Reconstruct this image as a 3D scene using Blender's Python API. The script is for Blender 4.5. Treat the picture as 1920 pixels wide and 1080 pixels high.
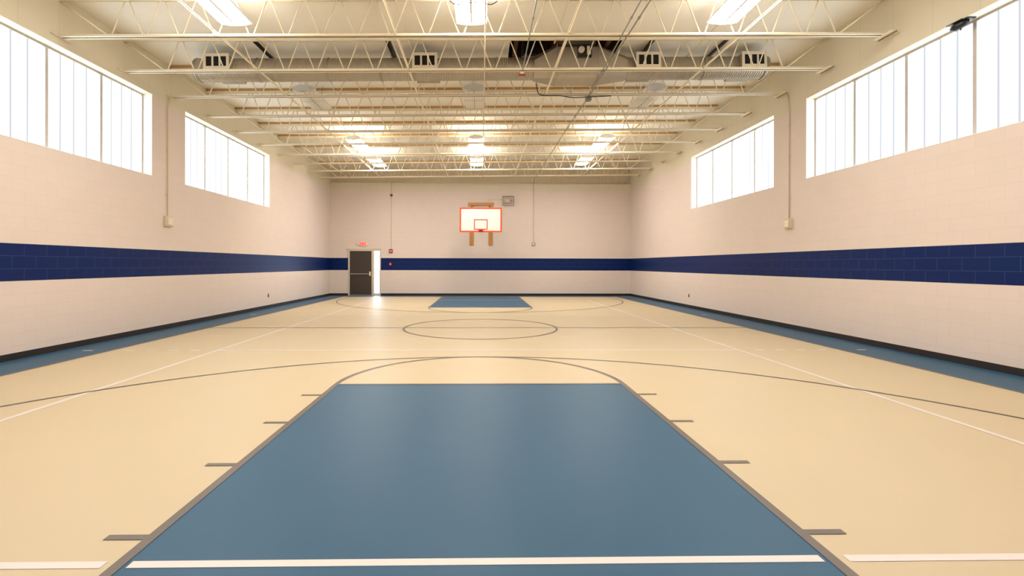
import bpy, bmesh, math
from mathutils import Vector, Matrix
for o in list(bpy.data.objects): bpy.data.objects.remove(o)
S = bpy.context.scene
COL = S.collection
PI = math.pi

# ---------------------------------------------------------------- camera, world, exposure
H = 1.4985
yaw, roll = 0.0182, 0.0021
fw = Vector((math.sin(yaw), math.cos(yaw), 0)); rt = Vector((math.cos(yaw), -math.sin(yaw), 0)); up = Vector((0, 0, 1))
rt, up = rt*math.cos(roll)+up*math.sin(roll), up*math.cos(roll)-rt*math.sin(roll)
cd = bpy.data.cameras.new('camera'); cam = bpy.data.objects.new('camera', cd); COL.objects.link(cam)
m = Matrix((rt, up, -fw)).transposed().to_4x4(); m.translation = Vector((0, 0, H)); cam.matrix_world = m
cd.sensor_width = 36; cd.lens = 912.84/1920*36; cd.shift_x = 42.3/1920; cd.shift_y = -43.4/1920
cd.clip_start = 0.05; cd.clip_end = 200
S.camera = cam
W = bpy.data.worlds.new('daylight'); S.world = W; W.use_nodes = True
W.node_tree.nodes['Background'].inputs[0].default_value = (0.75, 0.87, 1, 1)
W.node_tree.nodes['Background'].inputs[1].default_value = 1.0
S.view_settings.view_transform = 'Standard'; S.view_settings.look = 'None'
S.view_settings.gamma = 1; S.view_settings.use_curve_mapping = False
S.view_settings.exposure = 0.43
WINDOW_POWER = 2.6      # daylight through the translucent window panels
LAMP_POWER = 36.5       # fluorescent high-bay lamps
UPLIGHT = 66.0          # slots in the top of the lamp housings
DOORGLASS_POWER = 10.0  # daylight in the glazed sidelight beside the door

# ---------------------------------------------------------------- room measures (metres, X right, Y into the room)
XL, XR, YB, YF = -7.292, 7.352, 23.755, -0.56
TILT = 0.0137            # the roof falls gently towards the left wall
DECK = 6.26
def rz(x, z): return z + TILT*x
JY = [8.57 + 1.516*k for k in range(10)]

# ---------------------------------------------------------------- materials
def srgb(r, g, b):
    f = lambda c: (c/255/12.92 if c/255 <= .04045 else ((c/255+.055)/1.055)**2.4)
    return (f(r), f(g), f(b), 1)
def mat(name, col, rough=.5, metal=0, noise=0, nscale=20, bump=0, bscale=60, spec=.5):
    M = bpy.data.materials.new(name); M.use_nodes = True
    n, l = M.node_tree.nodes, M.node_tree.links
    b = n['Principled BSDF']; b.inputs['Base Color'].default_value = col
    b.inputs['Roughness'].default_value = rough; b.inputs['Metallic'].default_value = metal
    b.inputs['Specular IOR Level'].default_value = spec
    if noise:
        t = n.new('ShaderNodeTexNoise'); t.inputs['Scale'].default_value = nscale; t.inputs['Detail'].default_value = 4
        g = n.new('ShaderNodeNewGeometry'); l.new(g.outputs['Position'], t.inputs['Vector'])
        r = n.new('ShaderNodeMapRange'); r.inputs['To Min'].default_value = 1-noise; r.inputs['To Max'].default_value = 1+noise*.4
        l.new(t.outputs['Fac'], r.inputs['Value'])
        h = n.new('ShaderNodeHueSaturation'); h.inputs['Color'].default_value = col
        l.new(r.outputs[0], h.inputs['Value']); l.new(h.outputs[0], b.inputs['Base Color'])
    if bump:
        t2 = n.new('ShaderNodeTexNoise'); t2.inputs['Scale'].default_value = bscale
        g2 = n.new('ShaderNodeNewGeometry'); l.new(g2.outputs['Position'], t2.inputs['Vector'])
        bb = n.new('ShaderNodeBump'); bb.inputs['Strength'].default_value = bump; bb.inputs['Distance'].default_value = .01
        l.new(t2.outputs['Fac'], bb.inputs['Height']); l.new(bb.outputs[0], b.inputs['Normal'])
    return M
def emit(name, col, power):
    M = bpy.data.materials.new(name); M.use_nodes = True
    n, l = M.node_tree.nodes, M.node_tree.links
    n.remove(n['Principled BSDF'])
    e = n.new('ShaderNodeEmission'); e.inputs[0].default_value = col; e.inputs[1].default_value = power
    l.new(e.outputs[0], n['Material Output'].inputs[0])
    return M
PINK = srgb(227, 212, 202); BLUE = srgb(0, 30, 86); CREAM = srgb(222, 213, 190)
def wall_mat(name, axis, joints=True):
    """painted block wall: beige paint, navy band three courses high, smooth cream boards above"""
    M = bpy.data.materials.new(name); M.use_nodes = True
    n, l = M.node_tree.nodes, M.node_tree.links
    b = n['Principled BSDF']; b.inputs['Specular IOR Level'].default_value = .2
    g = n.new('ShaderNodeNewGeometry'); s = n.new('ShaderNodeSeparateXYZ'); l.new(g.outputs['Position'], s.inputs[0])
    c = n.new('ShaderNodeCombineXYZ'); l.new(s.outputs[axis], c.inputs[0]); l.new(s.outputs[2], c.inputs[1])
    br = n.new('ShaderNodeTexBrick'); l.new(c.outputs[0], br.inputs['Vector'])
    br.offset = .5; br.inputs['Scale'].default_value = 1; br.inputs['Mortar Size'].default_value = .006
    br.inputs['Mortar Smooth'].default_value = .6; br.inputs['Brick Width'].default_value = .406; br.inputs['Row Height'].default_value = .2032
    br.inputs['Color1'].default_value = (1, 1, 1, 1); br.inputs['Color2'].default_value = (.985, .985, .985, 1); br.inputs['Mortar'].default_value = (.94, .93, .92, 1)
    def step(z, above=True):
        q = n.new('ShaderNodeMath'); q.operation = 'GREATER_THAN' if above else 'LESS_THAN'; q.inputs[1].default_value = z
        l.new(s.outputs[2], q.inputs[0]); return q.outputs[0]
    def mul(a, b_):
        q = n.new('ShaderNodeMath'); q.operation = 'MULTIPLY'; l.new(a, q.inputs[0])
        if isinstance(b_, float): q.inputs[1].default_value = b_
        else: l.new(b_, q.inputs[1])
        return q.outputs[0]
    def mix(f, a, b_, mode='MIX'):
        q = n.new('ShaderNodeMix'); q.data_type = 'RGBA'; q.blend_type = mode
        if isinstance(f, float): q.inputs[0].default_value = f
        else: l.new(f, q.inputs[0])
        for k, v in ((6, a), (7, b_)):
            if isinstance(v, tuple): q.inputs[k].default_value = v
            else: l.new(v, q.inputs[k])
        return q.outputs[2]
    band = mul(step(1.2296), step(1.8196, False)); top = step(5.14)
    no = n.new('ShaderNodeTexNoise'); no.inputs['Scale'].default_value = 3; no.inputs['Detail'].default_value = 6
    l.new(g.outputs['Position'], no.inputs['Vector'])
    pinkv = mix(1.0, PINK, br.outputs['Color'], 'MULTIPLY')
    bluev = mix(mul(br.outputs['Fac'], .20), BLUE, srgb(90, 115, 165))
    body = mix(band, pinkv, bluev)
    # hairline board joints in the cream part
    fr = n.new('ShaderNodeMath'); fr.operation = 'FRACT'
    dv = n.new('ShaderNodeMath'); dv.operation = 'MULTIPLY_ADD'; dv.inputs[1].default_value = 1/.758; dv.inputs[2].default_value = -8.55/.758+40
    l.new(s.outputs[axis], dv.inputs[0]); l.new(dv.outputs[0], fr.inputs[0])
    jl = n.new('ShaderNodeMath'); jl.operation = 'LESS_THAN'; jl.inputs[1].default_value = .012; l.new(fr.outputs[0], jl.inputs[0])
    creamv = mix(mul(jl.outputs[0], .22), CREAM, srgb(150, 130, 105))
    col = mix(top, body, creamv)
    nr = n.new('ShaderNodeMapRange'); nr.inputs['To Min'].default_value = .965; nr.inputs['To Max'].default_value = 1.02
    l.new(no.outputs['Fac'], nr.inputs['Value'])
    hs = n.new('ShaderNodeHueSaturation'); l.new(nr.outputs[0], hs.inputs['Value']); l.new(col, hs.inputs['Color'])
    l.new(hs.outputs[0], b.inputs['Base Color'])
    rg = n.new('ShaderNodeMapRange'); rg.inputs['To Min'].default_value = .5; rg.inputs['To Max'].default_value = .36
    l.new(band, rg.inputs['Value']); l.new(rg.outputs[0], b.inputs['Roughness'])
    # bump: mortar joints and the pitted face of the blocks
    inv = n.new('ShaderNodeMath'); inv.operation = 'SUBTRACT'; inv.inputs[0].default_value = 1
    tt = n.new('ShaderNodeMath'); tt.operation = 'SUBTRACT'; tt.inputs[0].default_value = 1; l.new(top, tt.inputs[1])
    l.new(mul(br.outputs['Fac'], tt.outputs[0]), inv.inputs[1])
    fine = n.new('ShaderNodeTexNoise'); fine.inputs['Scale'].default_value = 45; l.new(g.outputs['Position'], fine.inputs['Vector'])
    hh = n.new('ShaderNodeMath'); hh.operation = 'MULTIPLY_ADD'; hh.inputs[1].default_value = .25; l.new(fine.outputs['Fac'], hh.inputs[0]); l.new(inv.outputs[0], hh.inputs[2])
    bp = n.new('ShaderNodeBump'); bp.inputs['Strength'].default_value = .17; bp.inputs['Distance'].default_value = .006
    l.new(hh.outputs[0], bp.inputs['Height']); l.new(bp.outputs[0], b.inputs['Normal'])
    return M
M_SIDE = wall_mat('painted_block_side', 1); M_END = wall_mat('painted_block_end', 0)
M_DECK = mat('ceiling_board', srgb(246, 239, 223), .8, noise=.05, nscale=2.5, bump=.3, bscale=90)
M_TAN = mat('tan_sport_floor', srgb(200, 182, 149), .45, noise=.035, nscale=1.2, spec=.45)
M_BLUEF = mat('blue_sport_floor', srgb(36, 82, 112), .45, noise=.05, nscale=1.6, spec=.35)
M_DLINE = mat('dark_court_line', srgb(100, 89, 80), .4)
M_WLINE = mat('white_court_line', srgb(222, 212, 208), .4)
M_BASE = mat('black_rubber_base', srgb(34, 27, 24), .45)
M_JOIST = mat('cream_steel', srgb(240, 228, 200), .5)
M_NAIL = mat('bare_wood_nailer', srgb(200, 160, 104), .8, noise=.25, nscale=14)
M_RUST = mat('rusty_bracket_edge', srgb(150, 115, 85), .7)
M_WHITEP = mat('white_paint', srgb(244, 238, 230), .5)
M_SOFFIT = mat('cream_gloss_paint', srgb(238, 230, 205), .45)
M_ALU = mat('grey_aluminium_bar', srgb(196, 190, 186), .45, .2)
M_RIB = emit('backlit_panel_rib', (.84, .88, .95, 1), .62)
M_PANE = emit('translucent_daylit_panel', (.86, .94, 1, 1), WINDOW_POWER)
M_DGLASS = emit('daylit_clear_glass', (.66, .80, 1, 1), DOORGLASS_POWER)
M_LAMP = emit('lit_lamp_lens', (1, .95, .885, 1), LAMP_POWER)
M_UP = emit('lit_uplight_slot', (1, .955, .89, 1), UPLIGHT)
M_HOUS = mat('white_lamp_housing', srgb(238, 236, 230), .45)
M_LENSOFF = mat('unlit_frosted_lens', srgb(244, 240, 230), .35)
M_SPINE = mat('pale_lamp_spine', srgb(205, 200, 192), .5)
M_GALV = mat('galvanised_sheet', srgb(186, 178, 162), .45, .7, noise=.16, nscale=7)
M_DARKST = mat('dark_steel', srgb(52, 48, 44), .5, .3)
M_GREYP = mat('grey_conduit', srgb(158, 154, 142), .45, .5)
M_CREAMP = mat('cream_painted_conduit', srgb(222, 202, 166), .5)
M_DWOOD = mat('dark_roof_timber', srgb(98, 58, 30), .8, noise=.4, nscale=9)
M_DARK = mat('dark_opening', srgb(24, 18, 14), .9)
M_DOOR = mat('dark_brown_door_paint', srgb(62, 52, 45), .4)
M_FRAME = mat('putty_frame_paint', srgb(208, 194, 172), .5)
M_CHROME = mat('brushed_steel', srgb(200, 196, 190), .3, .8)
M_RED = mat('alarm_red', srgb(170, 30, 34), .4)
M_DRED = mat('dark_red', srgb(96, 26, 28), .4)
M_BOARD = mat('white_backboard', srgb(234, 228, 220), .3)
M_ORANGE = mat('orange_paint', srgb(226, 74, 30), .4)
M_WOOD = mat('varnished_oak', srgb(200, 142, 70), .45, noise=.3, nscale=18)
M_BLACK = mat('black_plastic', srgb(30, 28, 30), .4)
M_BEIGE = mat('beige_plastic', srgb(214, 200, 172), .5)
M_IVORY = mat('ivory_plastic', srgb(236, 224, 200), .5)
M_EXITRED = emit('lit_red_letters', (1, .03, .05, 1), .75)
M_EXITPINK = emit('lit_pink_sign_face', (1, .34, .26, 1), .85)
M_TANRIB = mat('ribbed_closure_metal', srgb(226, 212, 184), .6, noise=.15, nscale=12)

# ---------------------------------------------------------------- mesh helpers
class MB:
    def __init__(s): s.v = []; s.f = []; s.mi = []
    def add(s, vs, fs, mi=0):
        k = len(s.v); s.v += [tuple(v) for v in vs]; s.f += [tuple(i+k for i in f) for f in fs]; s.mi += [mi]*len(fs)
    def box(s, x0, x1, y0, y1, z0, z1, mi=0):
        vs = [(x, y, z) for x in (x0, x1) for y in (y0, y1) for z in (z0, z1)]
        s.add(vs, [(0, 1, 3, 2), (4, 6, 7, 5), (0, 4, 5, 1), (2, 3, 7, 6), (0, 2, 6, 4), (1, 5, 7, 3)], mi)
    def tube(s, pts, r, n=8, mi=0, closed=False):
        pts = [Vector(p) for p in pts]; N = len(pts); rings = []
        for i, p in enumerate(pts):
            if closed: d = pts[(i+1) % N]-pts[i-1]
            else: d = pts[min(i+1, N-1)]-pts[max(i-1, 0)]
            d.normalize(); a = Vector((0, 0, 1)) if abs(d.z) < .9 else Vector((1, 0, 0))
            u = d.cross(a).normalized(); w = d.cross(u)
            rr = r[i] if isinstance(r, (list, tuple)) else r
            rings.append([p+u*rr*math.cos(2*PI*k/n)+w*rr*math.sin(2*PI*k/n) for k in range(n)])
        vs = [q for R in rings for q in R]; fs = []
        for i in range(N if closed else N-1):
            j = (i+1) % N
            for k in range(n): fs.append((i*n+k, i*n+(k+1) % n, j*n+(k+1) % n, j*n+k))
        if not closed: fs.append(tuple(range(n))[::-1]); fs.append(tuple((N-1)*n+k for k in range(n)))
        s.add(vs, fs, mi)
    def poly(s, pts, z, mi=0): s.add([(p[0], p[1], z) for p in pts], [tuple(range(len(pts)))], mi)
    def band(s, inner, outer, z, mi=0, closed=False):
        n = len(inner); vs = [(p[0], p[1], z) for p in inner]+[(p[0], p[1], z) for p in outer]
        fs = [(i, (i+1) % n, n+(i+1) % n, n+i) for i in range(n if closed else n-1)]; s.add(vs, fs, mi)
    def build(s, name, mats, parent=None, bevel=0, smooth=False, recalc=True):
        me = bpy.data.meshes.new(name); me.from_pydata(s.v, [], s.f)
        for q in (mats if isinstance(mats, (list, tuple)) else [mats]): me.materials.append(q)
        for p, i in zip(me.polygons, s.mi): p.material_index = i; p.use_smooth = smooth
        if recalc:
            bm = bmesh.new(); bm.from_mesh(me); bmesh.ops.recalc_face_normals(bm, faces=bm.faces); bm.to_mesh(me); bm.free()
        me.update()
        o = bpy.data.objects.new(name, me); COL.objects.link(o)
        if parent: o.parent = parent
        if bevel:
            b = o.modifiers.new('bevel', 'BEVEL'); b.width = bevel; b.segments = 2; b.limit_method = 'ANGLE'
        return o
def box(name, x0, x1, y0, y1, z0, z1, m_, parent=None, bevel=0):
    b = MB(); b.box(x0, x1, y0, y1, z0, z1); return b.build(name, m_, parent, bevel)
def tag(o, label, cat, group=None):
    o['label'] = label; o['category'] = cat
    if group: o['group'] = group
    return o
def struct(o): o['kind'] = 'structure'; return o
def empty(name, loc, rot=(0, 0, 0)):
    o = bpy.data.objects.new(name, None); COL.objects.link(o); o.location = loc; o.rotation_euler = rot
    o.empty_display_size = .1; return o
def copy_tree(o, parent=None):
    c = o.copy(); COL.objects.link(c); c.parent = parent
    for ch in list(o.children): copy_tree(ch, c)
    return c

# ---------------------------------------------------------------- floor with its painted courts
MID, HLEN, HWID = 11.6007, 11.277, 6.401
g = MB()
g.box(XL-.3, XR+.3, YF-.3, YB+.3, -.15, 0, 1)
LZ = {'tan': .0006, 'key': .0011, 'white': .0016, 'dark': .0036}
LIFT = [0]
def lift():      # crossing lines of one colour never share a plane
    LIFT[0] += 1; return LIFT[0]*2e-5
def rect(x0, x1, y0, y1, layer, mi): g.poly([(x0, y0), (x1, y0), (x1, y1), (x0, y1)], LZ[layer]+(lift() if mi > 1 else 0), mi)
rect(-HWID, HWID, MID-HLEN, MID+HLEN, 'tan', 0)
t = .05
for x in (-HWID, HWID): rect(x-t/2, x+t/2, MID-HLEN, MID+HLEN, 'dark', 2)
for y in (MID-HLEN, MID+HLEN): rect(-HWID, HWID, y-t/2, y+t/2, 'dark', 2)
def arc(cx, cy, r, a0, a1, w=.05, n=96, mi=2, layer='dark'):
    A = [a0+(a1-a0)*i/n for i in range(n+1)]
    g.band([(cx+(r-w)*math.cos(a), cy+(r-w)*math.sin(a)) for a in A], [(cx+r*math.cos(a), cy+r*math.sin(a)) for a in A], LZ[layer]+lift(), mi)
for s_ in (-1, 1):
    base = MID+s_*HLEN; ft = base-s_*5.79
    rect(-1.80, 1.80, min(base, ft), max(base, ft), 'key', 1)
    for x in (-1.829, 1.769): rect(x, x+.06, min(base, ft), max(base, ft), 'dark', 2)
    rect(-1.829, 1.829, ft-.025, ft+.025, 'dark', 2)
    if s_ < 0: arc(0, ft, 1.829, 0, PI, .06)
    else: arc(0, ft, 1.829, PI, 2*PI, .06)
    for k in range(4):
        y = ft+s_*(.50+.971*k)
        for q in (-1, 1): rect(min(q*1.80, q*2.045), max(q*1.80, q*2.045), y-.025, y+.025, 'dark', 2)
    by = base-s_*1.6
    if s_ < 0: arc(0, by, 6.02, -.0, PI, .05, 160)
    else: arc(0, by, 6.02, PI, 2*PI, .05, 160)
    for q in (-1, 1): rect(q*5.995-.025, q*5.995+.025, min(base, by), max(base, by), 'dark', 2)
arc(0, MID, 1.829, 0, 2*PI, .055, 128)
rect(-HWID, HWID, MID-.025, MID+.025, 'dark', 2)
VW, VL = 4.572, 9.144
for q in (-1, 1):
    rect(q*VW-.028, q*VW+.028, MID-VL, MID+VL, 'white', 3)
    y = MID+q*3.05
    rect(-VW, VW, y-.028, y+.028, 'white', 3)
    for d in (4.95, 5.33, 5.70, 6.08, 6.79):
        for s_ in (-1, 1): rect(s_*d-.085, s_*d+.085, y-.028, y+.028, 'white', 3)
    y = MID+q*VL
    rect(-1.745, 1.745, y-.028, y+.028, 'white', 3)
    rect(-VW, -1.872, y-.028, y+.028, 'white', 3); rect(1.872, VW, y-.028, y+.028, 'white', 3)
struct(g.build('floor', [M_TAN, M_BLUEF, M_DLINE, M_WLINE], recalc=False))

# ---------------------------------------------------------------- walls
WT = .32
Z0W, Z1W = 3.455, 5.275
WIN = [(6.10, 10.935), (12.13, 16.95)]
def side_wall(name, x0, x1, wins):
    b = MB(); top = 6.7
    b.box(x0, x1, YF-.3, YB+.3, 0, Z0W); b.box(x0, x1, YF-.3, YB+.3, Z1W, top)
    ys = [YF-.3]+[v for w in wins for v in w]+[YB+.3]
    for i in range(0, len(ys), 2): b.box(x0, x1, ys[i], ys[i+1], Z0W, Z1W)
    return struct(b.build(name, M_SIDE))
WINR = [(6.10, 10.875), (12.07, 16.88)]
side_wall('wall_left', XL-WT, XL, WIN)
side_wall('wall_right', XR, XR+WT, WINR)
b = MB(); DX0, DX1, DZ = -6.42, -4.85, 2.225
b.box(XL, DX0, YB, YB+.3, 0, DZ); b.box(DX1, XR, YB, YB+.3, 0, DZ); b.box(XL, XR, YB, YB+.3, DZ, 5.47)
struct(b.build('wall_back', M_END))
b = MB(); b.box(XL, XR, YB+.22, YB+.3, 5.47, 6.7)
for i in range(96):
    x = XL+.08+i*.152
    b.box(x, x+.07, YB+.19, YB+.22, 5.47, 6.6)
struct(b.build('trim_1', M_TANRIB))
struct(box('wall_front', XL, XR, YF-.3, YF, 0, 6.7, M_END))
for nm, a in (('baseboard_left', (XL, XL+.012, YF, YB)), ('baseboard_right', (XR-.012, XR, YF, YB)), ):
    struct(box(nm, *a, 0, .105, M_BASE))
b = MB(); b.box(XL+.012, DX0-.01, YB-.012, YB, 0, .105); b.box(-5.16, XR-.012, YB-.012, YB, 0, .105)
struct(b.build('baseboard_back', M_BASE))

# ceiling deck (one sheet with the opening over the duct plenum)
HX0, HX1, HY0, HY1 = .62, 3.02, 10.24, 11.46
b = MB()
def slab(x0, x1, y0, y1):
    vs = [(x, y, rz(x, DECK)+dz) for x in (x0, x1) for y in (y0, y1) for dz in (0, .12)]
    b.add(vs, [(0, 1, 3, 2), (4, 6, 7, 5), (0, 4, 5, 1), (2, 3, 7, 6), (0, 2, 6, 4), (1, 5, 7, 3)])
slab(XL-.1, HX0, YF-.3, YB+.3); slab(HX1, XR+.1, YF-.3, YB+.3); slab(HX0, HX1, YF-.3, HY0); slab(HX0, HX1, HY1, YB+.3)
struct(b.build('ceiling', M_DECK))
b = MB(); zt = 6.95
b.box(HX0-.05, HX0, HY0, HY1, 6.27, zt); b.box(HX1, HX1+.05, HY0, HY1, 6.31, zt)
b.box(HX0-.05, HX1+.05, HY0-.05, HY0, 6.39, zt); b.box(HX0-.05, HX1+.05, HY1, HY1+.05, 6.39, zt)
b.box(HX0-.05, HX1+.05, HY0-.05, HY1+.05, zt, zt+.05)
for x in (.72, 1.62, 2.72): b.box(x, x+.09, HY0, HY1, 6.32, 6.55)
struct(b.build('trim_2', M_DWOOD))

# ---------------------------------------------------------------- windows of translucent panels
def window(name, side, y0, y1):
    w = empty(name, ((XL if side < 0 else XR), (y0+y1)/2, Z0W)); struct(w)
    L = (y1-y0)/2; hz = Z1W-Z0W; s = side
    def X(a, b_): return (min(s*a, s*b_), max(s*a, s*b_))
    b = MB()   # painted lining of the opening: head and sill
    b.box(*X(-.006, .26), -L, L, hz-.012, hz+.001, 1)
    b.box(*X(-.004, .26), -L, L, -.001, .012, 0)
    b.box(*X(-.004, .26), -L, -L+.014, .012, hz-.012, 0); b.box(*X(-.004, .26), L-.014, L, .012, hz-.012, 0)
    b.build('surround', [M_WHITEP, M_SOFFIT], w)
    b = MB()
    b.box(*X(.19, .26), -L+.014, L-.014, hz-.047, hz-.012); b.box(*X(.19, .26), -L+.014, L-.014, .012, .05)
    b.box(*X(.19, .26), -L+.014, -L+.05, .05, hz-.047); b.box(*X(.19, .26), L-.05, L-.014, .05, hz-.047)
    for k in (1, 2, 3):
        yk = L-k*2*L/4; b.box(*X(.18, .26), yk-.03, yk+.03, .05, hz-.047)
    b.build('window_frame', M_ALU, w)
    for k in range(4):
        a = L-(k+1)*2*L/4+.025; c = L-k*2*L/4-.025
        if k == 0: c -= .025
        if k == 3: a += .025
        pn = box('pane', *X(.225, .24), a, c, .05, hz-.047, M_PANE, w)
        rb = MB()
        for j in (1, 2, 3):
            yj = a+(c-a)*j/4; rb.box(*X(.217, .225), yj-.015, yj+.015, .05, hz-.047)
        rb.build('rib', M_RIB, pn)
    return w
window('window_1', -1, *WIN[0]); window('window_2', -1, *WIN[1])
window('window_3', 1, *WINR[0]); window('window_4', 1, *WINR[1])

# ---------------------------------------------------------------- exit door with glazed sidelight
d = empty('door_1', (-5.82, YB, 0)); struct(d)
ox = -5.82
def db(name, x0, x1, y0, y1, z0, z1, m_, p=None, bevel=0): return box(name, x0-ox, x1-ox, y0, y1, z0, z1, m_, p or d, bevel)
b = MB()
for a in ((-6.425, -6.35, -.025, .12, 0, 2.165), (-5.29, -5.16, -.025, .12, 0, 2.165), (-4.905, -4.845, -.025, .12, 0, 2.165), (-6.425, -4.845, -.025, .12, 2.165, 2.23),
          (-5.16, -4.905, -.025, .12, 0, .11), (-5.16, -4.905, .0, .10, 1.02, 1.06)):
    b.box(a[0]-ox, a[1]-ox, *a[2:])
b.build('door_frame', M_FRAME, d)
db('header_trim', -6.50, -4.82, -.035, 0, 2.23, 2.27, M_FRAME)
leaf = db('door_leaf', -6.345, -5.295, .02, .065, .03, 2.16, M_DOOR, bevel=.003)
b = MB(); b.box(-6.28-ox, -5.36-ox, -.035, -.005, 1.03, 1.065); b.box(-6.29-ox, -6.24-ox, -.03, .02, 1.015, 1.08)
b.build('panic_bar', M_CHROME, leaf, bevel=.004)
b = MB(); b.box(-5.40-ox, -5.33-ox, -.05, .02, .95, 1.16); b.build('latch_housing', M_IVORY, leaf, bevel=.006)
db('threshold', -6.35, -5.29, -.06, .12, 0, .03, M_CHROME)
db('sidelight_pane', -5.16, -4.905, .04, .05, .11, 1.02, M_DGLASS)
db('sidelight_pane', -5.16, -4.905, .04, .05, 1.06, 2.165, M_DGLASS)

# ---------------------------------------------------------------- roof joists
proto = empty('roof_joist', (0, JY[0], 0), (0, -TILT, 0))
LX, RX = XL+.01, XR-.01
def angle_pair(b, z0, h, w, flip=1, x0=LX, x1=RX):
    th = .006
    for s in (-1, 1):
        y0, y1 = sorted((s*.012, s*(.012+th))); b.box(x0, x1, y0, y1, z0, z0+h)
        y0, y1 = sorted((s*.012, s*(.012+w)))
        if flip > 0: b.box(x0, x1, y0, y1, z0+h-th, z0+h)
        else: b.box(x0, x1, y0, y1, z0, z0+th)
b = MB(); angle_pair(b, 6.145, .045, .045, 1); b.build('top_chord', M_JOIST, proto)
b = MB(); angle_pair(b, 5.515, .055, .05, -1); b.build('bottom_chord', M_JOIST, proto)
b = MB(); b.box(LX+.1, RX-.1, -.055, .055, 6.19, 6.258); b.build('wood_nailer', M_NAIL, proto)
XB = [.34+.61*k for k in range(-11, 11)]
b = MB(); zb, ztp = 5.555, 6.165; pts = []
for i, x in enumerate(XB):
    if i: pts.append((x-.34+.07, 0, ztp)); 
    pts.append((x-.038, 0, zb)); pts.append((x+.038, 0, zb))
    if i < len(XB)-1: pts.append((x+.27, 0, ztp))
# one continuous bent rod: up-strokes and down-strokes between the chords
for p, q in zip(pts, pts[1:]):
    b.tube([p, q], .0125, 6)
b.build('web_rod', M_JOIST, proto, smooth=True)
for x0, x1 in ((XB[0]-.03, LX+.05), (XB[-1]+.03, RX-.05)):
    b = MB(); b.tube([(x0, 0, zb), (x1, 0, 6.16)], .013, 6); b.build('end_diagonal', M_JOIST, proto, smooth=True)
for s, x in ((-1, LX), (1, RX)):
    b = MB(); x0, x1 = sorted((x, x-s*.11))
    b.box(x0, x1, -.20, .20, 5.512, 5.52, 0); b.box(*sorted((x, x-s*.012)), -.20, .20, 5.49, 5.515, 1)
    b.build('wall_bracket', [M_JOIST, M_RUST], proto)
JL = ['cream open-web roof joist nearest the camera, below the three near lit lamps',
      'cream open-web roof joist crossing just in front of the round grey duct',
      'cream open-web roof joist immediately behind the duct, ending above the wall conduits',
      'cream roof joist behind the row of unlit lamps, second joist behind the duct',
      'cream roof joist third behind the duct, between unlit lamps and distant lit lamps',
      'cream roof joist just in front of the nearer distant row of lit lamps',
      'cream roof joist just behind the nearer distant row of lit lamps',
      'cream roof joist just in front of the farthest row of lit lamps',
      'cream roof joist just behind the farthest row of lit lamps',
      'farthest cream roof joist, last one before the back wall']
for k, y in enumerate(JY):
    j = proto if k == 0 else copy_tree(proto)
    j.location = (0, y, 0)
    tag(j, JL[k], 'roof joist', 'open-web roof joists')

# horizontal bridging bars running down the hall
def bar_along_y(name, x, z, y0, y1, w, m_, label, cat, group=None):
    b = MB(); zz = rz(x, z)
    b.box(-w, w, 0, y1-y0, -.003, .003); b.box(-.003, .003, 0, y1-y0, -w*1.2, w*.8)
    o = b.build(name, m_); o.location = (x, y0, zz); return tag(o, label, cat, group)
BX = [(-4.56, 'left of the left lamp row'), (-1.49, 'between left and centre lamp rows'), (1.54, 'passing under the duct plenum'), (4.63, 'beside the right lamp row')]
for x, w_ in BX:
    bar_along_y('bridging_bar', x, 5.548, 6.2, 22.3, .023, M_JOIST, 'lower cream steel bridging bar running down the hall, '+w_, 'bridging bar', 'bridging bars tying the joists')
    for y0, y1, q in (((6.2, 10.2, ', in front of the duct plenum'), (11.55, 22.3, ', behind the duct plenum')) if x == 1.54 else ((6.2, 22.3, ''),)):
        bar_along_y('bridging_bar', x, 6.135, y0, y1, .014, M_JOIST, 'upper cream bridging bar tight under the ceiling, '+(w_ if not q else 'right of centre'+q.replace('the ','')), 'bridging bar', 'bridging bars tying the joists')

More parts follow.
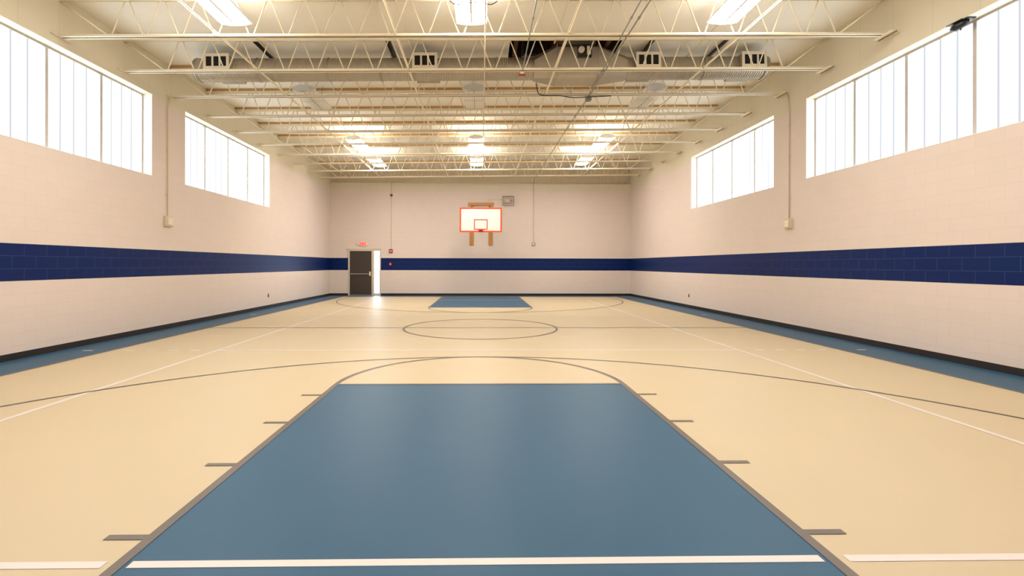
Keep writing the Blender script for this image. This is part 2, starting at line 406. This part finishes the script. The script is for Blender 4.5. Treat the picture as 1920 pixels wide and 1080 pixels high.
# ---------------------------------------------------------------- lamps
def lamp(lit):
    r = empty('ceiling_lamp', (0, 0, 0), (0, -TILT, 0)); hw, hl = .262, .69
    b = MB()     # housing: shallow tray with sloping shoulders, hollow inside
    prof = [(-hw, .0), (-hw-.004, .03), (-hw+.05, .085), (-.09, .12), (.09, .12), (hw-.05, .085), (hw+.004, .03), (hw, .0)]
    n = len(prof); vs = [(x, -hl, z) for x, z in prof]+[(x, hl, z) for x, z in prof]
    b.add(vs, [(i, i+1, n+i+1, n+i) for i in range(n-1)])
    sag = [(-hw, .0), (-hw*.6, -.022), (0, -.034), (hw*.6, -.022), (hw, 0)]
    for y0, y1 in ((-hl-.008, -hl), (hl, hl+.008)):
        pr = sag+prof[::-1][1:-1]; m_ = len(pr)
        b.add([(x, y0, z) for x, z in pr]+[(x, y1, z) for x, z in pr], [tuple(range(m_)), tuple(range(m_, 2*m_))]+[(i, (i+1) % m_, m_+(i+1) % m_, m_+i) for i in range(m_)])
    b.build('housing', M_HOUS, r)
    for s in (-1, 1):      # two bowed lenses
        xs = [s*(.018+(hw-.018-.004)*i/6) for i in range(7)]
        zz = lambda x: -.033*(1-(x/hw)**2)+.0
        b = MB(); n = 7
        vs = [(x, -hl+.004, zz(x)) for x in xs]+[(x, hl-.004, zz(x)) for x in xs]
        b.add(vs, [(i, i+1, n+i+1, n+i) for i in range(n-1)])
        b.build('lens', M_LAMP if lit else M_LENSOFF, r, smooth=True, recalc=False)
    box('spine', -.018, .018, -hl, hl, -.040, -.02, M_SPINE, r)
    if lit:
        for s in (-1, 1): box('uplight_slot', s*.15-.03, s*.15+.03, -hl*.8, hl*.8, .104, .112, M_UP, r)
    else:
        b = MB()
        for i in range(9):
            x = -hw+.03+i*(2*hw-.06)/8; b.tube([(x, -hl, -.045), (x, hl, -.045)], .004, 5)
        for y in (-hl, 0, hl): b.tube([(-hw, y, -.045), (hw, y, -.045)], .005, 5)
        b.build('wire_guard', mat('cream_guard_wire', srgb(206, 198, 182), .5), r)
    for y in (-.5, .5):
        b = MB(); b.tube([(0, y, .12), (-.1, y, DECK-5.715)], .004, 5); b.tube([(0, y, .12), (.1, y, DECK-5.715)], .004, 5)
        b.build('hanger_wire', M_DARKST, r)
    return r
LXS = [(-4.23, 'left'), (-.165, 'centre'), (4.24, 'right')]
rows = [(3.26, True, 'lit lamp added out of view over the near blue key area, {} row', 'bright fluorescent'),  # unseen row of lamps, added to brighten the near floor
        (7.81, True, 'lit lamp nearest the camera at the top edge, {} row', 'bright fluorescent'),
        (12.36, False, 'unlit lamp just behind the duct, {} row', 'pale switched-off fluorescent'),
        (16.908, True, 'lit lamp in the nearer distant row, {} side', 'bright fluorescent'),
        (19.94, True, 'lit lamp in the row closest to the back wall, {} side', 'bright fluorescent')]
pl = lamp(True); pu = lamp(False); first = {True: True, False: True}
for y, lit, txt, pre in rows:
    for x, wh in LXS:
        src = pl if lit else pu
        o = src if first[lit] else copy_tree(src); first[lit] = False
        o.location = (x, y, rz(x, 5.715))
        tag(o, pre+' '+txt.format(wh), 'ceiling lamp', 'lit ceiling lamps' if lit else 'unlit ceiling lamps')
        if lit and 7 < y < 8 and wh == 'centre': near_c = o
# loose supply cable drooping under the near centre lamp
b = MB(); P = []
for i in range(49):
    u = i/48; x = -.33+.75*u
    z = -.06-.045*abs(math.sin(u*PI*3))
    P.append((x, -.15+.03*math.sin(u*9), z))
b.tube(P, .009, 6); b.build('supply_cable', M_DARKST, near_c, smooth=True)

# ---------------------------------------------------------------- duct with plenum and diffusers
DY, DZC, DR = 10.85, 5.855, .236
du = empty('air_duct', (0, DY, DZC), (0, -TILT, 0))
tag(du, 'long galvanised round air duct with faceted plenum hanging between the roof joists', 'air duct')
def spiral(x0, x1, name, caps):
    b = MB(); n = 28; xs = []; x = x0; step = .05
    k = int((x1-x0)/step); rings = []
    for i in range(k+1):
        x = x0+(x1-x0)*i/k
        for dx, rr in ((0, DR+.011), (.014, DR), (.044*(x1-x0)/k/step, DR)):
            if x+dx <= x1+1e-6: rings.append((x+dx, rr))
    vs = []; fs = []
    for x, rr in rings:
        vs += [(x+.012*math.sin(2*PI*j/n), rr*math.cos(2*PI*j/n), rr*math.sin(2*PI*j/n)) for j in range(n)]
    for i in range(len(rings)-1):
        for j in range(n): fs.append((i*n+j, i*n+(j+1) % n, (i+1)*n+(j+1) % n, (i+1)*n+j))
    fs.append(tuple(range(n))); fs.append(tuple((len(rings)-1)*n+j for j in range(n)))
    b.add(vs, fs); return b.build(name, M_GALV, du, smooth=False)
spiral(-6.24, 1.2, 'duct_pipe', 0); spiral(3.2, 6.38, 'duct_pipe', 1)
for x in (-6.2, -4.9, -3.35, -2.2, .35, 4.95, 6.3):
    b = MB(); n = 28
    b.tube([(x, (DR+.012)*math.cos(2*PI*j/n), (DR+.012)*math.sin(2*PI*j/n)) for j in range(n)], .012, 6, closed=True)
    b.build('joint_band', M_GALV, du)
# plenum: box body with tapered octagonal arms and a neck through the roof
b = MB()
def loft(secs):
    n = len(secs[0]); vs = [p for s in secs for p in s]; fs = []
    for i in range(len(secs)-1):
        for j in range(n): fs.append((i*n+j, i*n+(j+1) % n, (i+1)*n+(j+1) % n, (i+1)*n+j))
    fs.append(tuple(range(n))); fs.append(tuple((len(secs)-1)*n+j for j in range(n))); b.add(vs, fs)
def oct_(x, y0, y1, z0, z1, c):
    return [(x, y0, z0+c), (x, y0+c, z0), (x, y1-c, z0), (x, y1, z0+c), (x, y1, z1-c), (x, y1-c, z1), (x, y0+c, z1), (x, y0, z1-c)]
loft([oct_(1.17, -.24, .24, -.24, .24, .14), oct_(1.66, -.30, .30, -.295, .42, .06), oct_(2.56, -.30, .30, -.295, .42, .06), oct_(3.22, -.24, .24, -.24, .24, .14)])
b.build('plenum', M_GALV, du)
box('plenum_neck', 1.70, 2.50, -.27, .27, .43, 1.02, M_GALV, du)
b = MB()
for x in (1.66, 2.56): b.box(x-.012, x+.012, -.312, .312, -.304, .43)
for x in (1.70, 2.50): b.box(x-.01, x+.01, -.28, .28, .45, .98)
b.build('seam_flange', M_GALV, du)
ct = box('damper_control', 2.10, 2.40, -.36, -.30, .12, .36, M_DARKST, du, .008)
b = MB(); b.tube([(2.17, -.42, .26), (2.17, -.36, .26)], .065, 20); b.build('gauge', M_IVORY, ct)
b = MB(); b.box(2.29, 2.37, -.41, -.36, .16, .25); b.box(2.29, 2.35, -.40, -.36, .26, .34); b.build('actuator', M_IVORY, ct, bevel=.008)
for k, x in enumerate((-5.64, -1.21, 3.63, 5.94)):
    for side in (-1, 1):
        z0, z1 = (-.11, .20) if side < 0 else (-.15, .15)
        y0, y1 = (-.37, -.15) if side < 0 else (.15, .40)
        b = MB(); b.box(x-.255, x+.255, y0+(.0 if side < 0 else 0), y1, z0+.01, z1-.01)
        f = b.build('diffuser_box', M_GALV, du)
        yf = y0-.02 if side < 0 else y1
        b = MB(); w = .27
        for a in ((x-w, x+w, yf, yf+.02, z1-.05, z1+.01), (x-w, x+w, yf, yf+.02, z0-.01, z0+.05), (x-w, x-w+.055, yf, yf+.02, z0+.05, z1-.05), (x+w-.055, x+w, yf, yf+.02, z0+.05, z1-.05)): b.box(*a)
        b.build('grille_frame', M_IVORY, f)
        b = MB()
        for q in (-.105, 0, .105):
            pass
        for q in (-.075, .075): b.box(x+q-.02, x+q+.02, yf+.002, yf+.018, z0+.05, z1-.05)
        b.build('grille_vane', M_IVORY, f)
        box('grille_throat', x-w+.055, x+w-.055, yf+.012 if side < 0 else yf+.001, yf+.0195 if side < 0 else yf+.008, z0+.05, z1-.05, M_DARK, f)
for x, ln in ((-4.72, 'left end of the duct'), (-1.96, 'left middle of the duct'), (3.66, 'right middle of the duct'), (5.25, 'right end of the duct')):
    o = empty('duct_hanger', (x, 10.2, rz(x, DECK)))
    tag(o, 'dark steel duct hanger fixed under the ceiling above the '+ln, 'duct hanger', 'dark hangers holding the duct')
    b = MB(); b.box(-.04, .04, 0, 1.28, -.03, -.001); b.box(-.04, -.03, 0, 1.28, -.06, -.03); b.build('channel', M_DARKST, o)
    for y in ((.45, .85) if x < 3 or x > 5 else (.86,)):
        b = MB(); b.tube([(0, y, -.03), (0, y, -.24)], .006, 6); b.build('rod', M_DARKST, o)
o = empty('roof_unit_box', (1.16, 11.2, 6.30))
tag(o, 'dark grey metal box up in the roof opening left of the duct plenum', 'electrical box')
box('box_body', -.22, .22, -.02, .22, 0, .42, mat('dark_grey_paint', srgb(84, 84, 78), .6), o, .006)
box('cover_plate', -.17, .17, -.035, -.02, .05, .37, M_DARKST, o, .004)

# ---------------------------------------------------------------- conduits in the roof
def pipe(name, pts, r, m_, label, cat, group=None, fit=None):
    o = empty(name, pts[0]); tag(o, label, cat, group)
    L0 = Vector(pts[0]); b = MB(); loc = [Vector(p)-L0 for p in pts]
    for p, q in zip(loc, loc[1:]): b.tube([p, q], r, 8)
    b.build('pipe', m_, o, smooth=True)
    cs = list(loc[1:-1])
    for y in fit or ():
        for p, q in zip(loc, loc[1:]):
            if p.y < y-L0.y <= q.y: cs.append(p+(q-p)*((y-L0.y-p.y)/(q.y-p.y)))
    for c in cs:
        b = MB(); b.tube([c-Vector((0, .03, 0)), c+Vector((0, .03, 0))], r*1.6, 8); b.build('coupling', m_, o)
    return o
pipe('conduit', [(.07, 6.2, 5.502), (.08, 22.2, 5.502)], .0125, M_CREAMP, 'cream conduit running down the middle of the ceiling past the centre lamps', 'conduit', 'conduits across the roof', (11.6, 16.2))
pipe('conduit', [(.83, 6.2, 5.512), (.86, 10.05, 5.512)], .012, M_GREYP, 'grey conduit ending at the small red box left of the duct plenum', 'conduit', 'conduits across the roof', (7.9, 9.3))
pipe('conduit', [(2.58, 6.2, 5.537), (2.58, 11.60, 5.537), (2.54, 14.6, 5.537), (2.53, 22.9, 5.537), (2.57, 23.72, 5.50)], .013, M_GREYP,
     'long grey conduit running from above the camera to the back wall right of the hoop', 'conduit', 'conduits across the roof', (7.9, 9.3, 13.2, 17.6, 20.7))
pipe('conduit', [(2.40, 6.2, 5.535), (2.52, 10.1, 5.533), (2.53, 10.4, 5.533)], .012, M_GREYP, 'short grey conduit slanting to the right side of the duct plenum', 'conduit', 'conduits across the roof', (7.9,))
pipe('conduit', [(-5.95, 16.1, 5.42), (-5.95, 22.25, 5.42)], .012, M_CREAMP, 'cream conduit high at left between the far roof joists and left wall', 'conduit', 'conduits across the roof')
# cable hanging under the plenum along the joist behind it
def cable(name, pts, r, m_, label, cat):
    P = [Vector(p) for p in pts]; Q = []
    for i in range(len(P)-1):
        a, b_, c, d_ = P[max(i-1, 0)], P[i], P[i+1], P[min(i+2, len(P)-1)]
        for k in range(8):
            u = k/8; Q.append(.5*((2*b_)+(c-a)*u+(2*a-5*b_+4*c-d_)*u*u+(3*b_-a-3*c+d_)*u**3))
    Q.append(P[-1]); b = MB(); b.tube(Q, r, 8)
    return tag(b.build(name, m_, smooth=True), label, cat)
cable('power_cable', [(1.25, 11.02, 5.62), (1.35, 11.35, 5.50), (1.55, 11.52, 5.515), (1.9, 11.54, 5.52), (2.2, 11.54, 5.48), (2.6, 11.54, 5.50), (3.1, 11.54, 5.53)], .011, M_DARKST,
      'dark sagging power cable slung below the duct plenum', 'cable')
o = empty('junction_box', (2.58, 11.66, 5.445)); tag(o, 'grey junction box under the plenum where the conduits meet', 'junction box')
box('box_body', -.07, .07, -.05, .05, 0, .07, M_GREYP, o, .004); b = MB(); b.tube([(0, 0, -.012), (0, 0, 0)], .05, 14); b.build('cover', M_GREYP, o)
o = empty('ceiling_junction_box', (.85, 10.08, 5.43)); tag(o, 'small white and red box on the joist left of the duct plenum', 'junction box')
box('box_body', -.035, .035, -.03, .03, .02, .075, M_IVORY, o, .004); box('red_base', -.07, .07, -.035, .035, 0, .02, M_RED, o, .003)

# ---------------------------------------------------------------- things on the side walls
def wall_strobe(x, side, y, label, lab2):
    s = -side
    def X(a, b_): return (min(s*a, s*b_), max(s*a, s*b_))
    o = empty('wall_switch_box', (x, y, 2.49)); tag(o, label, 'electrical box', 'boxes on the side walls')
    box('back_box', *X(0, .07), -.13, .13, -.12, .12, M_BEIGE, o, .006)
    box('cover', *X(.07, .095), -.085, .085, -.085, .085, M_IVORY, o, .01)
    c = empty('wall_conduit', (x, y, 2.61)); tag(c, lab2, 'conduit', 'drops on the side walls')
    b = MB(); zt_ = rz(x, 5.49)-2.61
    b.tube([(s*.02, 0, 0), (s*.02, 0, 2.3), (s*.03, -.02, 2.5), (s*.03, .05, zt_)], .011, 8); b.build('pipe', M_CREAMP if side < 0 else M_BEIGE, c, smooth=True)
    for z in (.5, 1.5, 2.2): box('strap', *X(0, .034), -.035, .035, z, z+.02, M_BEIGE, c)
wall_strobe(XL, -1, 11.45, 'beige electrical box on the left wall between the two windows', 'thin beige conduit dropping down the left wall between the windows')
wall_strobe(XR, 1, 11.45, 'beige electrical box on the right wall between the two windows', 'thin beige conduit dropping down the right wall between the windows')
for x, s, y, w in ((XL, 1, 16.86, 'left'), (XR, -1, 17.04, 'right')):
    o = empty('wall_outlet', (x, y, .43)); tag(o, 'small dark outlet cover low on the '+w+' wall', 'outlet', 'low outlet covers')
    x0, x1 = sorted((0, s*.012)); box('cover_plate', x0, x1, -.04, .04, -.06, .06, M_RUST, o, .003)
    x0, x1 = sorted((s*.012, s*.018)); box('socket', x0, x1, -.02, .02, -.035, .035, M_BLACK, o)
o = empty('security_camera', (XR, 7.27, 5.262)); tag(o, 'small black camera-like fixture mounted at the top edge of the near right window', 'camera')
box('mounting_plate', -.02, .12, -.06, .06, -.02, 0, M_BLACK, o, .004)
b = MB(); b.tube([(.06, 0, -.02), (.04, .05, -.05)], .022, 10); b.build('arm', M_BLACK, o)
b = MB(); b.tube([(.03, -.02, -.055), (.025, .03, -.055), (.02, .16, -.065), (.015, .22, -.07)], [.03, .055, .06, .035], 14); b.build('camera_body', M_BLACK, o, smooth=True)
b = MB(); b.box(-.05, .09, .0, .25, -.012, .0); b.build('sun_hood', M_BLACK, o, bevel=.003)
b = MB(); b.tube([(.02, .08, -.11), (.02, .08, -.15)], [.014, .006], 8); b.build('adjusting_knob', M_BLACK, o)

# ---------------------------------------------------------------- things on the back wall
o = empty('exit_sign', (-5.70, YB, 2.39)); tag(o, 'lit red exit sign with two lamp heads above the brown door', 'exit sign')
b = MB(); b.box(-.18, .18, -.05, 0, 0, .22); b.build('housing', M_IVORY, o, bevel=.012)
for s in (-1, 1):
    b = MB(); b.tube([(s*.215, -.075, .12), (s*.215, -.0, .12)], [.062, .045], 16); b.build('lamp_head', M_IVORY, o, smooth=False)
b = MB(); t_ = .024; hL = .15; z0 = .035; box('sign_face', -.165, .165, -.0525, -.050, .015, .205, M_EXITPINK, o)
def bar(x0, z0_, x1, z1_):
    dx, dz = x1-x0, z1_-z0_; L = math.hypot(dx, dz); nx, nz = -dz/L*t_/2, dx/L*t_/2
    vs = [(x0+nx, y, z0_+nz) if k == 0 else (x0-nx, y, z0_-nz) if k == 1 else (x1-nx, y, z1_-nz) if k == 2 else (x1+nx, y, z1_+nz) for y in (-.056, -.0515) for k in range(4)]
    b.add(vs, [(0, 1, 2, 3), (7, 6, 5, 4), (0, 4, 5, 1), (1, 5, 6, 2), (2, 6, 7, 3), (3, 7, 4, 0)])
x = -.145; bar(x, z0, x, z0+hL)
for q in (.008, hL/2, hL-.008): bar(x, z0+q, x+.062, z0+q)
bar(-.062, z0, .012, z0+hL); bar(-.062, z0+hL, .012, z0)
bar(.040, z0, .040, z0+hL); bar(.106, z0, .106, z0+hL-.01); bar(.072, z0+hL-.008, .148, z0+hL-.008)
b.build('lettering', M_EXITRED, o)

o = empty('fire_alarm_strobe', (-4.36, YB, 2.06)); tag(o, 'square red fire alarm strobe right of the door, above the navy band', 'fire alarm')
box('back_box', -.09, .09, -.05, 0, 0, .19, M_RED, o, .006); box('strobe_lens', -.05, .05, -.07, -.05, .07, .12, M_IVORY, o, .006)
o = empty('fire_alarm_pull', (-4.38, YB, 1.46)); tag(o, 'small red pull station mounted on the navy band right of the door', 'fire alarm')
box('back_box', -.055, .055, -.045, 0, 0, .14, M_RED, o, .005); box('pull_handle', -.03, .03, -.058, -.045, .04, .09, M_IVORY, o, .004)
o = empty('heat_detector', (-4.34, YB, 4.82)); tag(o, 'tiny dark red detector high on the back wall above the strobe', 'detector')
b = MB(); b.tube([(0, 0, .05), (0, -.05, .05)], .06, 18); b.build('base', M_DRED, o); b = MB(); b.tube([(0, -.05, .05), (0, -.075, .05)], [.04, .02], 16); b.build('sensor', M_BLACK, o)
o = empty('wall_conduit', (-4.34, YB, 2.25)); tag(o, 'thin conduit on the back wall joining the red strobe to the detector', 'conduit')
b = MB(); b.tube([(-.01, -.012, 0), (0, -.012, 2.57)], .010, 6); b.tube([(0, -.012, 2.67), (0, -.012, 3.2)], .010, 6); b.build('pipe', M_BEIGE, o, smooth=True)
for z in (.6, 1.7): box('strap', -.035, .03, -.024, 0, z, z+.02, M_BEIGE, o)

o = empty('wall_conduit', (2.58, YB, 2.60)); tag(o, 'thin conduit down the back wall to the small box right of the hoop', 'conduit')
b = MB(); b.tube([(0, -.014, 0), (0, -.014, 2.88)], .012, 6); b.build('pipe', M_BEIGE, o, smooth=True)
for z in (.5, 1.5, 2.5): box('strap', -.035, .035, -.027, 0, z, z+.02, M_BEIGE, o)
o = empty('wall_horn', (2.58, YB, 2.42)); tag(o, 'small grey box with white face at the conduit end right of the hoop', 'electrical box')
b = MB(); b.box(-.09, .09, -.05, 0, 0, .18); b.build('back_box', M_GREYP, o, bevel=.03); box('cover', -.045, .045, -.06, -.05, .04, .14, M_IVORY, o, .01)

# caged emergency light
o = empty('caged_emergency_light', (1.335, YB, 4.40)); tag(o, 'square wire cage over a white light fixture high right of the backboard', 'emergency light')
b = MB(); w, h_ = .275, .43
ring = [(-w, -.16, 0), (w, -.16, 0), (w, -.16, h_), (-w, -.16, h_)]
for p, q in zip(ring, ring[1:]+ring[:1]): b.tube([p, q], .014, 6)
for p in ring: b.tube([p, (p[0], 0, p[2])], .010, 6)
for x in (-w, w):
    for z in (0, h_): pass
ring2 = [(x, -.004, z) for x, y, z in ring]
for p, q in zip(ring2, ring2[1:]+ring2[:1]): b.tube([p, q], .010, 6)
for i in range(1, 5): x = -w+2*w*i/5; b.tube([(x, -.16, 0), (x, -.16, h_)], .0035, 5)
for i in range(1, 4): z = h_*i/4; b.tube([(-w, -.16, z), (w, -.16, z)], .0035, 5)
b.build('wire_cage', mat('grey_brown_wire', srgb(150, 134, 116), .5), o)
box('battery_case', -.20, .20, -.08, 0, .10, .33, mat('tan_case', srgb(205, 182, 158), .5), o, .01); box('lamp_lens', -.10, .06, -.10, -.08, .17, .27, M_WHITEP, o, .01)
b = MB(); b.tube([(.15, -.13, .22), (.15, -.08, .22)], [.05, .03], 14); b.build('lamp_head', M_GREYP, o)
o = empty('wall_conduit', (.37, YB, 4.665)); tag(o, 'short horizontal conduit feeding the caged light above the backboard', 'conduit')
b = MB(); b.tube([(0, -.014, 0), (.69, -.014, .03)], .010, 6); b.build('pipe', M_CREAMP, o, smooth=True)
b = MB(); b.tube([(0, 0, 0), (0, -.04, 0)], .045, 12); b.build('end_box', M_BEIGE, o)

# ---------------------------------------------------------------- basketball goal
gx, gy = .005, 21.66
o = empty('basketball_goal', (gx, YB, 2.44)); tag(o, 'wall-mounted basketball goal with white orange-edged backboard and orange rim', 'basketball goal')
oy = gy-YB; Z = lambda z: z-2.44
bd = box('backboard', -.905, .905, oy, oy+.03, Z(2.985), Z(4.02), M_BOARD, o)
b = MB()
for a in ((-.94, .94, 3.985, 4.048), (-.94, .94, 2.952, 3.015)): b.box(a[0], a[1], oy-.012, oy+.042, Z(a[2]), Z(a[3]))
for a in ((-.94, -.875), (.875, .94)): b.box(a[0], a[1], oy-.012, oy+.042, Z(3.015), Z(3.985))
b.build('border', M_ORANGE, bd)
b = MB()
for a in ((-.305, .305, 3.48, 3.525), (-.305, .305, 3.06, 3.10), (-.305, -.262, 3.10, 3.48), (.262, .305, 3.10, 3.48)): b.box(a[0], a[1], oy-.004, oy, Z(a[2]), Z(a[3]))
b.build('target_square', M_ORANGE, bd)
b = MB(); n = 40
ry = oy-.15-.2286
b.tube([(.2286*math.cos(2*PI*i/n), ry+.2286*math.sin(2*PI*i/n), Z(3.048)) for i in range(n)], .011, 8, closed=True)
rim = b.build('rim', M_ORANGE, o, smooth=True)
b = MB(); b.box(-.10, .10, oy-.15, oy-.012, Z(3.035), Z(3.06)); b.box(-.08, .08, oy-.03, oy-.012, Z(2.965), Z(3.06))
b.tube([(-.09, oy-.16, Z(3.04)), (-.05, oy-.02, Z(2.96))], .010, 6); b.tube([(.09, oy-.16, Z(3.04)), (.05, oy-.02, Z(2.96))], .010, 6)
b.build('rim_bracket', M_ORANGE, rim)
b = MB()
for i in range(12):
    a = 2*PI*i/12; b.tube([(.225*math.cos(a), ry+.225*math.sin(a), Z(3.04)), (.215*math.cos(a), ry+.215*math.sin(a), Z(3.022))], .005, 5)
b.build('net_hook', M_ORANGE, rim)
for x in (-.44, .48):
    box('wall_plank', x-.1, x+.1, -.04, 0, 0, Z(4.37), M_WOOD, o, .004)
box('wall_crossbeam', -.60, .63, -.09, -.04, Z(4.375), Z(4.525), M_WOOD, o, .004)
for x in (-.46, .46):
    b = MB(); b.tube([(x, -.04, Z(4.40)), (x, oy+.05, Z(3.85))], .02, 8); b.build('frame_arm', M_GREYP, o)
    b = MB(); b.tube([(x, -.04, Z(3.25)), (x, oy+.05, Z(3.15))], .02, 8); b.build('frame_arm', M_GREYP, o)
    b = MB(); b.tube([(x, oy+.05, Z(3.0)), (x, oy+.05, Z(4.15))], .018, 8); b.build('frame_upright', M_GREYP, o)
b = MB(); b.tube([(-.46, oy+.05, Z(3.15)), (.46, oy+.05, Z(3.15))], .018, 8); b.tube([(-.46, oy+.05, Z(3.85)), (.46, oy+.05, Z(3.85))], .018, 8)
b.build('frame_crossbar', M_GREYP, o)
